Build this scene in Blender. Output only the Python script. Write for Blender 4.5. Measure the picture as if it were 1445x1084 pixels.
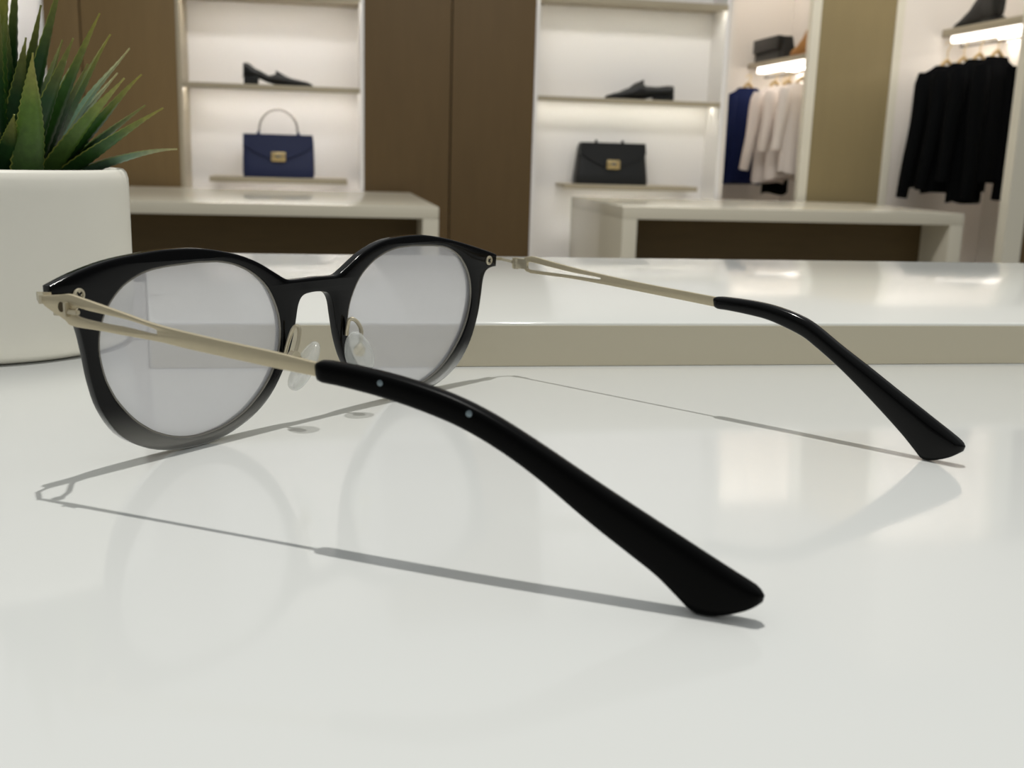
import bpy, bmesh, math, random
from mathutils import Vector, Matrix, geometry
from math import sin, cos, pi, radians

for o in list(bpy.data.objects): bpy.data.objects.remove(o)
S = bpy.context.scene
COL = S.collection

# ------------------------------------------------------------------ camera
FPX, HY, ROLL, YAW = 1500.0, 215.0, 0.03, radians(10.3)
COUNTER = 0.95
CAMZ = COUNTER + 0.06736
pitch = math.atan((542 - HY) / FPX)
FX = Vector((sin(YAW), cos(YAW), 0)); RX = Vector((cos(YAW), -sin(YAW), 0)); ZZ = Vector((0, 0, 1))
Fd = cos(pitch) * FX - sin(pitch) * ZZ
Up = sin(pitch) * FX + cos(pitch) * ZZ
R2 = cos(ROLL) * RX + sin(ROLL) * Up
U2 = -sin(ROLL) * RX + cos(ROLL) * Up
cd = bpy.data.cameras.new('camera'); cam = bpy.data.objects.new('camera', cd); COL.objects.link(cam)
cd.sensor_fit = 'HORIZONTAL'; cd.sensor_width = 36.0; cd.lens = FPX / 1445 * 36.0
cd.clip_start = 0.005; cd.clip_end = 60
cam.matrix_world = Matrix(((R2.x, U2.x, -Fd.x, 0), (R2.y, U2.y, -Fd.y, 0), (R2.z, U2.z, -Fd.z, CAMZ), (0, 0, 0, 1)))
cd.dof.use_dof = True; cd.dof.focus_distance = 0.262; cd.dof.aperture_fstop = 34
S.camera = cam

# ------------------------------------------------------------------ view, world, lamps
S.view_settings.view_transform = 'Standard'; S.view_settings.look = 'None'
S.view_settings.gamma = 1.0; S.view_settings.use_curve_mapping = False
S.view_settings.exposure = 0.19
WORLD_LOW, WORLD_HIGH = 0.06, 0.42
w = bpy.data.worlds.new('shop_ambient'); S.world = w; w.use_nodes = True
# the unseen rest of the shop: bright ceiling overhead, dim at eye level
_nt = w.node_tree; _bg = _nt.nodes['Background']; _bg.inputs[0].default_value = (0.97, 1.0, 0.99, 1)
_tc = _nt.nodes.new('ShaderNodeTexCoord'); _sp = _nt.nodes.new('ShaderNodeSeparateXYZ'); _mr = _nt.nodes.new('ShaderNodeMapRange')
_mr.inputs['From Min'].default_value = -0.1; _mr.inputs['From Max'].default_value = 0.75
_mr.inputs['To Min'].default_value = WORLD_LOW; _mr.inputs['To Max'].default_value = WORLD_HIGH
_nt.links.new(_tc.outputs['Generated'], _sp.inputs[0]); _nt.links.new(_sp.outputs['Z'], _mr.inputs['Value']); _nt.links.new(_mr.outputs[0], _bg.inputs[1])

def area(name, loc, size, power, col=(1, 0.98, 0.95), sizey=None, rot=(0, 0, 0)):
    l = bpy.data.lights.new(name, 'AREA'); l.energy = power; l.color = col; l.size = size
    if sizey: l.shape = 'RECTANGLE'; l.size_y = sizey
    o = bpy.data.objects.new(name, l); o.location = loc; o.rotation_euler = rot; COL.objects.link(o); return o
area('back_wall_fill', (0.7, 2.75, 2.9), 3.0, 34, sizey=0.3, rot=(radians(48), 0, 0))  # added unseen lamp, tilted to brighten the back wall and tables
area('bay_fill', (2.85, 4.5, 2.9), 0.3, 12, sizey=0.3, col=(1, 0.98, 0.96))  # added fill over the second bay, out of view, brightens its walls
area('bay_fill_far', (2.25, 5.55, 2.9), 0.3, 8, sizey=0.4, col=(1, 0.98, 0.96))  # added fill over the first bay, also unseen
sp = bpy.data.lights.new('counter_spot', 'SPOT'); sp.energy = 50; sp.spot_size = radians(50); sp.spot_blend = 0.6
sp.shadow_soft_size = 0.012; sp.color = (1, 0.985, 0.94)
so = bpy.data.objects.new('counter_spot', sp); so.location = (0.02, 0.33, 2.45); COL.objects.link(so)

# ------------------------------------------------------------------ materials
def lin(c):
    return tuple(((v / 255) / 12.92 if v / 255 <= 0.04045 else ((v / 255 + 0.055) / 1.055) ** 2.4) for v in c) + (1,)
def mat(name, rgb, rough=0.5, metal=0.0, spec=0.5, noise=None, bump=None, coat=0.0, emit=None, ior=1.45, sheen=0.0):
    m = bpy.data.materials.new(name); m.use_nodes = True; nt = m.node_tree; b = nt.nodes['Principled BSDF']
    b.inputs['Base Color'].default_value = lin(rgb); b.inputs['Roughness'].default_value = rough
    b.inputs['Metallic'].default_value = metal; b.inputs['Specular IOR Level'].default_value = spec
    b.inputs['Coat Weight'].default_value = coat; b.inputs['IOR'].default_value = ior
    b.inputs['Sheen Weight'].default_value = sheen
    tc = nt.nodes.new('ShaderNodeTexCoord')
    if noise:
        sc, amt = noise[:2]
        mp = nt.nodes.new('ShaderNodeMapping'); mp.inputs['Scale'].default_value = noise[2] if len(noise) > 2 else (1, 1, 1)
        n = nt.nodes.new('ShaderNodeTexNoise'); n.inputs['Scale'].default_value = sc; n.inputs['Detail'].default_value = 4
        nt.links.new(tc.outputs['Object'], mp.inputs[0]); nt.links.new(mp.outputs[0], n.inputs['Vector'])
        mx = nt.nodes.new('ShaderNodeMix'); mx.data_type = 'RGBA'
        c = lin(rgb)
        mx.inputs[6].default_value = tuple(v * (1 - amt) for v in c[:3]) + (1,)
        mx.inputs[7].default_value = tuple(min(1, v * (1 + amt)) for v in c[:3]) + (1,)
        nt.links.new(n.outputs['Fac'], mx.inputs[0]); nt.links.new(mx.outputs[2], b.inputs['Base Color'])
    if bump:
        n2 = nt.nodes.new('ShaderNodeTexNoise'); n2.inputs['Scale'].default_value = bump[0]
        bp = nt.nodes.new('ShaderNodeBump'); bp.inputs['Strength'].default_value = bump[1]; bp.inputs['Distance'].default_value = bump[2]
        nt.links.new(tc.outputs['Object'], n2.inputs['Vector']); nt.links.new(n2.outputs['Fac'], bp.inputs['Height'])
        nt.links.new(bp.outputs[0], b.inputs['Normal'])
    if emit:
        b.inputs['Emission Color'].default_value = lin(rgb); b.inputs['Emission Strength'].default_value = emit
    return m
M = {}
M['counter'] = mat('white_gloss_quartz', (221, 222, 219), 0.08, spec=0.25, noise=(3, 0.012))
M['slab'] = mat('white_gloss_slab', (226, 226, 220), 0.11, spec=0.4)
M['shaded_edge'] = mat('beige_shaded_edge', (208, 199, 176), 0.3)  # beige of the slab's edge, with the front face's shade in the colour
M['body'] = mat('cabinet_lacquer', (205, 202, 192), 0.4)
M['brown'] = mat('brown_veneer', (96, 78, 52), 0.55, spec=0.25, noise=(6, 0.10, (6, 6, 0.7)))
M['brown_lit_left'] = mat('brown_veneer_lit_left', (120, 99, 66), 0.55, spec=0.25, noise=(6, 0.10, (6, 6, 0.7)))  # brown veneer made lighter, standing in for stronger light on the left
M['brown_light'] = mat('taupe_veneer', (138, 124, 90), 0.5, spec=0.3, noise=(5, 0.06, (5, 5, 0.7)))
M['dark'] = mat('dark_walnut', (88, 73, 46), 0.5, spec=0.3, noise=(6, 0.15, (1, 6, 6)))
M['white'] = mat('white_wall_paint', (226, 219, 210), 0.6, noise=(1.5, 0.01))
M['niche'] = mat('niche_white', (232, 229, 226), 0.6)
M['shelf'] = mat('beige_shelf', (166, 156, 134), 0.5)
M['trim'] = mat('pale_trim', (218, 213, 196), 0.5)
M['table'] = mat('greige_lacquer', (206, 200, 182), 0.16, spec=0.5)
M['floor'] = mat('stone_floor', (206, 200, 190), 0.25, noise=(2, 0.05))
M['led'] = mat('led_glow', (255, 250, 244), 0.5, emit=21.0)
M['led_soft'] = mat('led_glow_soft', (255, 252, 240), 0.5, emit=10.5)
M['led2'] = mat('led_glow_bright', (255, 250, 243), 0.5, emit=2.6)
M['fill_rear'] = mat('fill_glow_rear', (255, 248, 240), 0.5, emit=14.0)
M['acetate'] = mat('black_acetate', (3, 3, 3), 0.14, spec=0.25)
M['acetate_soft'] = mat('black_temple_acetate', (3, 3, 3), 0.32, spec=0.08)
M['metal'] = mat('champagne_metal', (196, 184, 156), 0.42, metal=0.55, noise=(900, 0.04))
M['metal_shiny'] = mat('polished_champagne', (200, 190, 166), 0.28, metal=0.6)
M['edge'] = mat('polished_lens_edge', (128, 124, 116), 0.12, metal=0.3, spec=0.8)
M['hole'] = mat('dark_bronze_recess', (74, 62, 42), 0.4, metal=0.5)
M['rivet'] = mat('rivet_pin', (120, 134, 140), 0.3, metal=0.6)
M['gold'] = mat('gold_clasp', (214, 190, 138), 0.3, metal=0.8)
M['navy'] = mat('navy_leather', (25, 34, 70), 0.42, bump=(300, 0.2, 0.001))
M['blackleather'] = mat('black_leather', (20, 21, 21), 0.4)
M['tan'] = mat('tan_leather', (160, 112, 52), 0.45)
M['blackcloth'] = mat('black_knit', (7, 8, 9), 0.95, spec=0.1)
M['bluecloth'] = mat('navy_cloth', (15, 25, 62), 0.85, spec=0.2, noise=(20, 0.15))
M['whitecloth'] = mat('white_shirt_cloth', (216, 206, 198), 0.9, spec=0.2)
M['wood'] = mat('pale_wood_hanger', (178, 150, 100), 0.5)
M['chrome'] = mat('rail_metal', (150, 145, 138), 0.25, metal=0.9)
M['pot'] = mat('white_ceramic', (240, 236, 224), 0.42, spec=0.4, noise=(40, 0.012))
M['soil'] = mat('dark_soil', (38, 28, 20), 0.95, noise=(300, 0.5), bump=(400, 0.8, 0.002))

def leaf_mat(name, ca, cb, ctip):
    m = bpy.data.materials.new(name); m.use_nodes = True; nt = m.node_tree; b = nt.nodes['Principled BSDF']
    b.inputs['Roughness'].default_value = 0.42; b.inputs['Specular IOR Level'].default_value = 0.35
    uv = nt.nodes.new('ShaderNodeUVMap'); uv.uv_map = 'UVMap'
    sep = nt.nodes.new('ShaderNodeSeparateXYZ'); nt.links.new(uv.outputs[0], sep.inputs[0])
    r = nt.nodes.new('ShaderNodeValToRGB'); r.color_ramp.elements[0].color = lin(ca); r.color_ramp.elements[1].color = lin(ctip)
    e = r.color_ramp.elements.new(0.6); e.color = lin(cb); r.color_ramp.elements[-1].position = 0.97
    nt.links.new(sep.outputs['Y'], r.inputs[0])
    n = nt.nodes.new('ShaderNodeTexNoise'); n.inputs['Scale'].default_value = 500
    tc = nt.nodes.new('ShaderNodeTexCoord'); nt.links.new(tc.outputs['Object'], n.inputs['Vector'])
    hs = nt.nodes.new('ShaderNodeMix'); hs.data_type = 'RGBA'; hs.blend_type = 'OVERLAY'; hs.inputs[0].default_value = 0.35
    nt.links.new(r.outputs[0], hs.inputs[6]); nt.links.new(n.outputs['Fac'], hs.inputs[7])
    # pale margin along the blade's edges
    mr = nt.nodes.new('ShaderNodeMath'); mr.operation = 'SUBTRACT'; mr.inputs[1].default_value = 0.5
    ab = nt.nodes.new('ShaderNodeMath'); ab.operation = 'ABSOLUTE'
    gt = nt.nodes.new('ShaderNodeMath'); gt.operation = 'GREATER_THAN'; gt.inputs[1].default_value = 0.47
    nt.links.new(sep.outputs['X'], mr.inputs[0]); nt.links.new(mr.outputs[0], ab.inputs[0]); nt.links.new(ab.outputs[0], gt.inputs[0])
    ed = nt.nodes.new('ShaderNodeMix'); ed.data_type = 'RGBA'; ed.inputs[7].default_value = lin((132, 142, 62))
    nt.links.new(gt.outputs[0], ed.inputs[0]); nt.links.new(hs.outputs[2], ed.inputs[6])
    nt.links.new(ed.outputs[2], b.inputs['Base Color'])
    return m
LEAVES = [leaf_mat('leaf_green', (26, 62, 34), (52, 92, 30), (150, 142, 60)),
          leaf_mat('leaf_deep_green', (18, 44, 28), (34, 72, 30), (128, 128, 60)),
          leaf_mat('leaf_fresh_green', (40, 78, 36), (92, 122, 44), (164, 158, 84)),
          leaf_mat('leaf_grey_green', (62, 92, 74), (98, 128, 100), (168, 160, 110))]

# smoke gradient acetate for the front frame: black above, clear grey at the foot of each rim
def gradient_acetate():
    m = bpy.data.materials.new('black_to_clear_acetate'); m.use_nodes = True; nt = m.node_tree
    b = nt.nodes['Principled BSDF']; out = nt.nodes['Material Output']
    b.inputs['Base Color'].default_value = lin((3, 3, 4)); b.inputs['Roughness'].default_value = 0.12; b.inputs['Specular IOR Level'].default_value = 0.2
    g = nt.nodes.new('ShaderNodeBsdfPrincipled'); g.inputs['Base Color'].default_value = lin((160, 158, 152))
    g.inputs['Roughness'].default_value = 0.12; g.inputs['IOR'].default_value = 1.3; g.inputs['Transmission Weight'].default_value = 0.45
    tc = nt.nodes.new('ShaderNodeTexCoord'); sep = nt.nodes.new('ShaderNodeSeparateXYZ'); nt.links.new(tc.outputs['Object'], sep.inputs[0])
    mr = nt.nodes.new('ShaderNodeMapRange'); mr.interpolation_type = 'SMOOTHSTEP'
    mr.inputs['From Min'].default_value = 0.014; mr.inputs['From Max'].default_value = 0.0
    mr.inputs['To Min'].default_value = 0.0; mr.inputs['To Max'].default_value = 0.92
    nt.links.new(sep.outputs['Z'], mr.inputs['Value'])
    mx = nt.nodes.new('ShaderNodeMixShader'); nt.links.new(mr.outputs[0], mx.inputs[0])
    nt.links.new(b.outputs[0], mx.inputs[1]); nt.links.new(g.outputs[0], mx.inputs[2]); nt.links.new(mx.outputs[0], out.inputs[0])
    return m
M['front'] = gradient_acetate()

def lens_mat():
    m = bpy.data.materials.new('hazy_demo_lens'); m.use_nodes = True; nt = m.node_tree
    nt.nodes.remove(nt.nodes['Principled BSDF']); out = nt.nodes['Material Output']
    t = nt.nodes.new('ShaderNodeBsdfTransparent'); t.inputs[0].default_value = (0.97, 0.97, 0.98, 1)
    d = nt.nodes.new('ShaderNodeBsdfDiffuse'); d.inputs[0].default_value = (0.86, 0.86, 0.89, 1)
    tl = nt.nodes.new('ShaderNodeBsdfTranslucent'); tl.inputs[0].default_value = (0.86, 0.86, 0.89, 1)
    m1 = nt.nodes.new('ShaderNodeMixShader'); m1.inputs[0].default_value = 0.5
    nt.links.new(d.outputs[0], m1.inputs[1]); nt.links.new(tl.outputs[0], m1.inputs[2])
    m2 = nt.nodes.new('ShaderNodeMixShader'); m2.inputs[0].default_value = 0.42
    nt.links.new(t.outputs[0], m2.inputs[1]); nt.links.new(m1.outputs[0], m2.inputs[2])
    gl = nt.nodes.new('ShaderNodeBsdfGlossy'); gl.inputs['Roughness'].default_value = 0.03
    fr = nt.nodes.new('ShaderNodeFresnel'); fr.inputs[0].default_value = 1.06
    m3 = nt.nodes.new('ShaderNodeMixShader'); nt.links.new(fr.outputs[0], m3.inputs[0])
    nt.links.new(m2.outputs[0], m3.inputs[1]); nt.links.new(gl.outputs[0], m3.inputs[2]); nt.links.new(m3.outputs[0], out.inputs[0])
    return m
M['lens'] = lens_mat()
def silicone():
    m = bpy.data.materials.new('clear_silicone'); m.use_nodes = True; nt = m.node_tree; b = nt.nodes['Principled BSDF']; out = nt.nodes['Material Output']
    b.inputs['Base Color'].default_value = (0.8, 0.82, 0.8, 1); b.inputs['Roughness'].default_value = 0.15
    t = nt.nodes.new('ShaderNodeBsdfTransparent'); t.inputs[0].default_value = (0.96, 0.96, 0.95, 1)
    mx = nt.nodes.new('ShaderNodeMixShader'); mx.inputs[0].default_value = 0.30
    nt.links.new(t.outputs[0], mx.inputs[1]); nt.links.new(b.outputs[0], mx.inputs[2]); nt.links.new(mx.outputs[0], out.inputs[0])
    return m
M['silicone'] = silicone()

# ------------------------------------------------------------------ helpers
def tag(o, label=None, cat=None, group=None, kind=None):
    if label: o['label'] = label
    if cat: o['category'] = cat
    if group: o['group'] = group
    if kind: o['kind'] = kind
    return o
def empty(name, loc, rz=0):
    o = bpy.data.objects.new(name, None); o.location = loc; o.rotation_euler = (0, 0, rz); o.empty_display_size = 0.05
    COL.objects.link(o); return o
def link(name, me, m, parent=None, smooth=True, angle=35):
    o = bpy.data.objects.new(name, me); COL.objects.link(o)
    if m:
        if isinstance(m, (list, tuple)):
            for q in m: me.materials.append(q)
        else: me.materials.append(m)
    if parent: o.parent = parent
    if smooth:
        me.polygons.foreach_set('use_smooth', [True] * len(me.polygons))
        me.set_sharp_from_angle(angle=radians(angle))
    return o
def obj(name, bm, m, parent=None, smooth=True, angle=35):
    me = bpy.data.meshes.new(name); bmesh.ops.recalc_face_normals(bm, faces=bm.faces[:]); bm.to_mesh(me); bm.free()
    return link(name, me, m, parent, smooth, angle)
def box(bm, x0, x1, y0, y1, z0, z1, bev=0.0, seg=2):
    r = bmesh.ops.create_cube(bm, size=1)
    vs = r['verts']
    for v in vs:
        v.co = Vector(((x0 + x1) / 2 + v.co.x * (x1 - x0), (y0 + y1) / 2 + v.co.y * (y1 - y0), (z0 + z1) / 2 + v.co.z * (z1 - z0)))
    if bev:
        es = {e for v in vs for e in v.link_edges}
        bmesh.ops.bevel(bm, geom=list(es), offset=bev, segments=seg, profile=0.6, affect='EDGES')
    return bm
def bx(name, b, m, parent=None, bev=0.0, seg=2):
    return obj(name, box(bmesh.new(), *b, bev=bev, seg=seg), m, parent)
def struct(name, b, m, bev=0.0):
    return tag(bx(name, b, m, bev=bev), kind='structure')
def frames(pts):
    T = []
    for i in range(len(pts)):
        a = pts[max(0, i - 1)]; c = pts[min(len(pts) - 1, i + 1)]; T.append((c - a).normalized())
    n = T[0].cross(Vector((0, 0, 1)))
    if n.length < 1e-3: n = T[0].cross(Vector((1, 0, 0)))
    n.normalize(); out = []
    for t in T:
        n = (n - t * n.dot(t)).normalized(); out.append((t, n, t.cross(n)))
    return out
def tube(bm, pts, r, seg=12, closed=False):
    pts = [Vector(p) for p in pts]; fr = frames(pts); rings = []
    for i, (p, (t, n, b)) in enumerate(zip(pts, fr)):
        rr = r[i] if isinstance(r, (list, tuple)) else r
        rings.append([bm.verts.new(p + (n * cos(2 * pi * k / seg) + b * sin(2 * pi * k / seg)) * rr) for k in range(seg)])
    N = len(rings)
    for i in range(N if closed else N - 1):
        A = rings[i]; B = rings[(i + 1) % N]
        for k in range(seg): bm.faces.new((A[k], A[(k + 1) % seg], B[(k + 1) % seg], B[k]))
    if not closed:
        bm.faces.new(rings[0][::-1]); bm.faces.new(rings[-1])
    return bm
def catmull(P, closed=False, n=6):
    """P: points (x, y[, 'c']) ; 'c' marks a corner kept sharp"""
    out = []; N = len(P); rng = range(N if closed else N - 1)
    def g(i): return P[i % N] if closed else P[max(0, min(N - 1, i))]
    def isc(i): return len(g(i)) > 2
    for i in rng:
        p1 = Vector(g(i)[:2]); p2 = Vector(g(i + 1)[:2])
        p0 = p1 if isc(i) else Vector(g(i - 1)[:2]); p3 = p2 if isc(i + 1) else Vector(g(i + 2)[:2])
        if isc(i) and isc(i + 1): out.append(p1); continue
        for k in range(n):
            t = k / n
            out.append(0.5 * ((2 * p1) + (p2 - p0) * t + (2 * p0 - 5 * p1 + 4 * p2 - p3) * t * t + (-p0 + 3 * p1 - 3 * p2 + p3) * t ** 3))
    if not closed: out.append(Vector(P[-1][:2]))
    return out
def plate(loops, thick, bevel, mapper, res=2):
    """flat outline with holes given real thickness and a rounded edge; mapper(x, y, z) places it"""
    cu = bpy.data.curves.new('tmp', 'CURVE'); cu.dimensions = '2D'; cu.fill_mode = 'BOTH'
    K = 1000.0
    for L in loops:
        s = cu.splines.new('POLY'); s.points.add(len(L) - 1); s.use_cyclic_u = True
        for q, p in zip(s.points, L): q.co = (p[0], p[1], 0, 1)
    cu.extrude = max(0.0, thick / 2 - bevel); cu.bevel_depth = bevel; cu.bevel_resolution = res; cu.offset = -bevel
    t = bpy.data.objects.new('tmp', cu); COL.objects.link(t)
    dg = bpy.context.evaluated_depsgraph_get(); dg.update()
    me = bpy.data.meshes.new_from_object(t.evaluated_get(dg))
    bpy.data.objects.remove(t); bpy.data.curves.remove(cu)
    bm = bmesh.new(); bm.from_mesh(me); bpy.data.meshes.remove(me)
    bmesh.ops.remove_doubles(bm, verts=bm.verts[:], dist=1e-4)
    for v in bm.verts: v.co = Vector(mapper(*v.co))
    return bm

# ------------------------------------------------------------------ the shop
W = 5.15        # plane of the back wall front
struct('floor', (-3.5, 4.6, -1.2, 6.4, -0.05, 0.0), M['floor'])
def panel(name, x0, x1, m, y0=W, y1=W + 0.05, z0=0, z1=3.0):
    return struct(name, (x0, x1, y0, y1, z0, z1), m, bev=0.003)
panel('wall_back_left', -1.19, -1.042, M['brown_lit_left'])
panel('wall_back_center_left', -1.036, -0.635, M['brown_lit_left'])
panel('wall_back_center', 0.198, 0.600, M['brown'])
panel('wall_back_center_right', 0.606, 1.0, M['brown'])
struct('wall_back', (-3.4, 0.95, W + 0.28, W + 0.34, 0, 3.0), M['niche'])
struct('wall_back_right', (0.951, 1.974, W + 0.20, W + 0.26, 0, 3.0), M['niche'])
panel('wall_back_far_left', -3.4, -2.2, M['brown'])
def shelf(x0, x1, y0, y1, z0, z1, lab, lip=0.010, name='display_shelf', grp='back wall display shelves'):
    bm = bmesh.new(); box(bm, x0, x1, y0, y1, z0 + 0.011, z1, bev=0.0015); box(bm, x0, x1, y0, y0 + lip, z0, z0 + 0.0125, bev=0.001)
    o = obj(name, bm, M['shelf']); tag(o, lab, 'shelf', grp); return o
def strip(x0, x1, y0, y1, z, lab, m='led'):
    o = bx('light_strip', (x0, x1, y0, y1, z - 0.004, z), M[m]); tag(o, lab, 'light', 'light strips of the back wall display')
# left niche
struct('trim_1', (-0.634, -0.617, W + 0.001, W + 0.279, 0, 3.0), M['shelf'])
struct('trim_2', (0.180, 0.197, W + 0.001, W + 0.279, 0, 3.0), M['niche'])
a, b = -0.616, 0.179
shelf(a, b, W, W + 0.279, 1.262, 1.286, 'beige wall shelf carrying the single black shoe with a block heel at left')
shelf(a, b, W, W + 0.279, 1.66, 1.69, 'upper beige shelf at the top edge above the left black shoe')
strip(a + 0.01, b - 0.01, W + 0.11, W + 0.13, 1.272, 'light strip tucked under the shelf above the navy handbag')
strip(a + 0.01, b - 0.01, W + 0.012, W + 0.034, 1.670, 'light strip tucked in above the left black shoe')
shelf(-0.511, 0.119, W + 0.02, W + 0.279, 0.844, 0.868, 'low beige display ledge under the navy handbag', name='display_ledge', grp='low ledges under the handbags')
strip(-0.50, 0.11, W + 0.034, W + 0.06, 0.854, 'light strip under the ledge of the navy handbag')
# right niche
struct('trim_3', (1.001, 1.018, W + 0.001, W + 0.199, 0, 3.0), M['niche'])
struct('trim_4', (1.938, 1.956, W + 0.001, W + 0.199, 0, 3.0), M['niche'])
a, b = 1.019, 1.937
shelf(a, b, W, W + 0.199, 1.262, 1.286, 'beige wall shelf carrying the black shoe that points left')
shelf(a, b, W - 0.02, W + 0.199, 1.713, 1.742, 'top beige shelf above the right black shoe, at the top of the photo')
strip(a + 0.01, b - 0.01, W + 0.11, W + 0.13, 1.272, 'light strip tucked under the shelf above the black handbag', m='led_soft')
strip(a + 0.01, b - 0.01, W - 0.008, W + 0.016, 1.723, 'light strip tucked in above the black shoe that points left', m='led_soft')
shelf(1.165, 1.853, W + 0.02, W + 0.199, 0.850, 0.874, 'low beige display ledge under the black handbag', name='display_ledge', grp='low ledges under the handbags')
strip(1.19, 1.83, W + 0.034, W + 0.06, 0.860, 'light strip under the ledge of the black handbag', m='led_soft')
# far left niche, seen between the leaves
struct('trim_5', (-1.208, -1.19, W + 0.001, W + 0.279, 0, 3.0), M['niche'])
strip(-2.1, -1.23, W + 0.03, W + 0.06, 1.80, 'light strip in the bay behind the plant, far left')

# first clothes bay, behind the pillar
struct('wall_bay_back', (1.976, 2.75, 5.92, 6.0, 0, 3.0), M['white'])
struct('wall_bay_left', (1.958, 1.975, W + 0.0, 5.919, 0, 3.0), M['white'])
struct('wall_bay_side', (2.62, 2.70, W + 0.03, 5.919, 0, 3.0), M['white'])
struct('trim_6', (2.374, 2.421, W - 0.012, W + 0.03, 0, 3.0), M['trim'])
struct('wall_pillar', (2.421, 2.82, W - 0.004, W + 0.03, 0, 3.0), M['brown_light'])
struct('trim_7', (2.82, 2.862, W - 0.012, W + 0.03, 0, 3.0), M['trim'])
# second bay
struct('wall_right_back', (2.862, 3.5, W, W + 0.03, 0, 3.0), M['white'])
struct('wall_right', (3.42, 3.5, 4.25, W - 0.001, 0, 3.0), M['white'])
struct('lamp_blocker_a', (1.976, 2.372, W, W + 0.04, 2.3, 3.0), M['white'])  # made-up header out of view, keeps the far bay fill out of counter reflections
struct('lamp_blocker_b', (2.30, 3.9, 4.10, 4.185, 2.3, 3.0), M['white'])  # made-up unseen beam, hides the near bay fill from the glossy counter
struct('lamp_blocker_c', (2.30, 2.36, 4.19, W - 0.02, 2.3, 3.0), M['white'])  # side return of that added beam, blocks the same fill
struct('trim_8', (2.906, 2.992, 4.19, 4.25, 0, 3.0), M['trim'])
struct('wall_right_front', (2.992, 4.0, 4.2, 4.25, 0, 3.0), M['brown'])

def side_shelf(x0, x1, y0, y1, z0, z1, lab, ledlab, raillab, rx, rz, ry0, ry1):
    o = bx('clothes_shelf', (x0, x1, y0, y1, z0, z1), M['shelf'], bev=0.002); tag(o, lab, 'shelf', 'shelves over the clothes rails')
    o = bx('light_strip', (x0 + 0.012, x0 + 0.05, ry0, ry1, z0 - 0.032, z0), M['led2']); tag(o, ledlab, 'light', 'light strips over the clothes rails')
    o = bx('light_strip', (x1 - 0.07, x1 - 0.03, ry0, ry1, z0 - 0.012, z0), M['fill_rear']); tag(o, ledlab.replace('light strip', 'added light strip by the wall'), 'light', 'light strips over the clothes rails')  # extra hidden strip, added to brighten the walls behind the clothes
    r = empty('clothes_rail', (rx, (ry0 + ry1) / 2, rz)); tag(r, raillab, 'clothes rail', 'clothes rails')
    h = (ry1 - ry0) / 2
    obj('rail', tube(bmesh.new(), [(0, -h, 0), (0, h, 0)], 0.008), M['chrome'], r)
    for yy in (-h + 0.02, h - 0.02):
        obj('bracket', tube(bmesh.new(), [(0, yy, 0), (0, yy, (z0 - rz) - 0.0)] if rx > x0 + 0.06 else [(0, yy, 0), (0.0, yy, (z0 - rz))], 0.006), M['chrome'], r)
side_shelf(2.37, 2.62, W + 0.04, 5.915, 1.515, 1.541, 'pale shelf holding the small black bag and the tan boot', 'light strip under the shelf over the white and navy tops', 'thin metal rail the white and navy tops hang from', 2.43, 1.463, W + 0.06, 5.80)
side_shelf(3.08, 3.42, 4.27, W - 0.005, 1.645, 1.682, 'pale shelf holding the black boot at the top right corner', 'bright light strip under the shelf over the black sweaters', 'thin metal rail the black sweaters hang from', 3.15, 1.598, 4.3, 5.08)

# ------------------------------------------------------------------ display tables
def display_table(x0, x1, y0, y1, h, t, leg, lab):
    r = empty('display_table', ((x0 + x1) / 2, (y0 + y1) / 2, 0)); tag(r, lab, 'table', 'low display tables')
    hx = (x1 - x0) / 2; hy = (y1 - y0) / 2
    bx('tabletop', (-hx, hx, -hy, hy, h - t, h), M['table'], r, bev=0.003)
    bx('side_panel', (-hx, -hx + leg, -hy, hy, 0.0, h - t), M['table'], r, bev=0.002)
    bx('side_panel', (hx - leg, hx, -hy, hy, 0.0, h - t), M['table'], r, bev=0.002)
    o = bx('back_panel', (-hx + leg, hx - leg, -hy + 0.22, -hy + 0.25, 0.0, h - t), M['dark'], r); tag(o, 'dark brown inner panel')
display_table(-1.2, 0.412, 3.83, 5.10, 0.818, 0.042, 0.058, 'long greige display table in front of the navy handbag, left of centre')
display_table(1.192, 2.70, 4.18, 5.10, 0.818, 0.050, 0.062, 'greige display table in front of the black handbag, right half of the photo')

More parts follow.
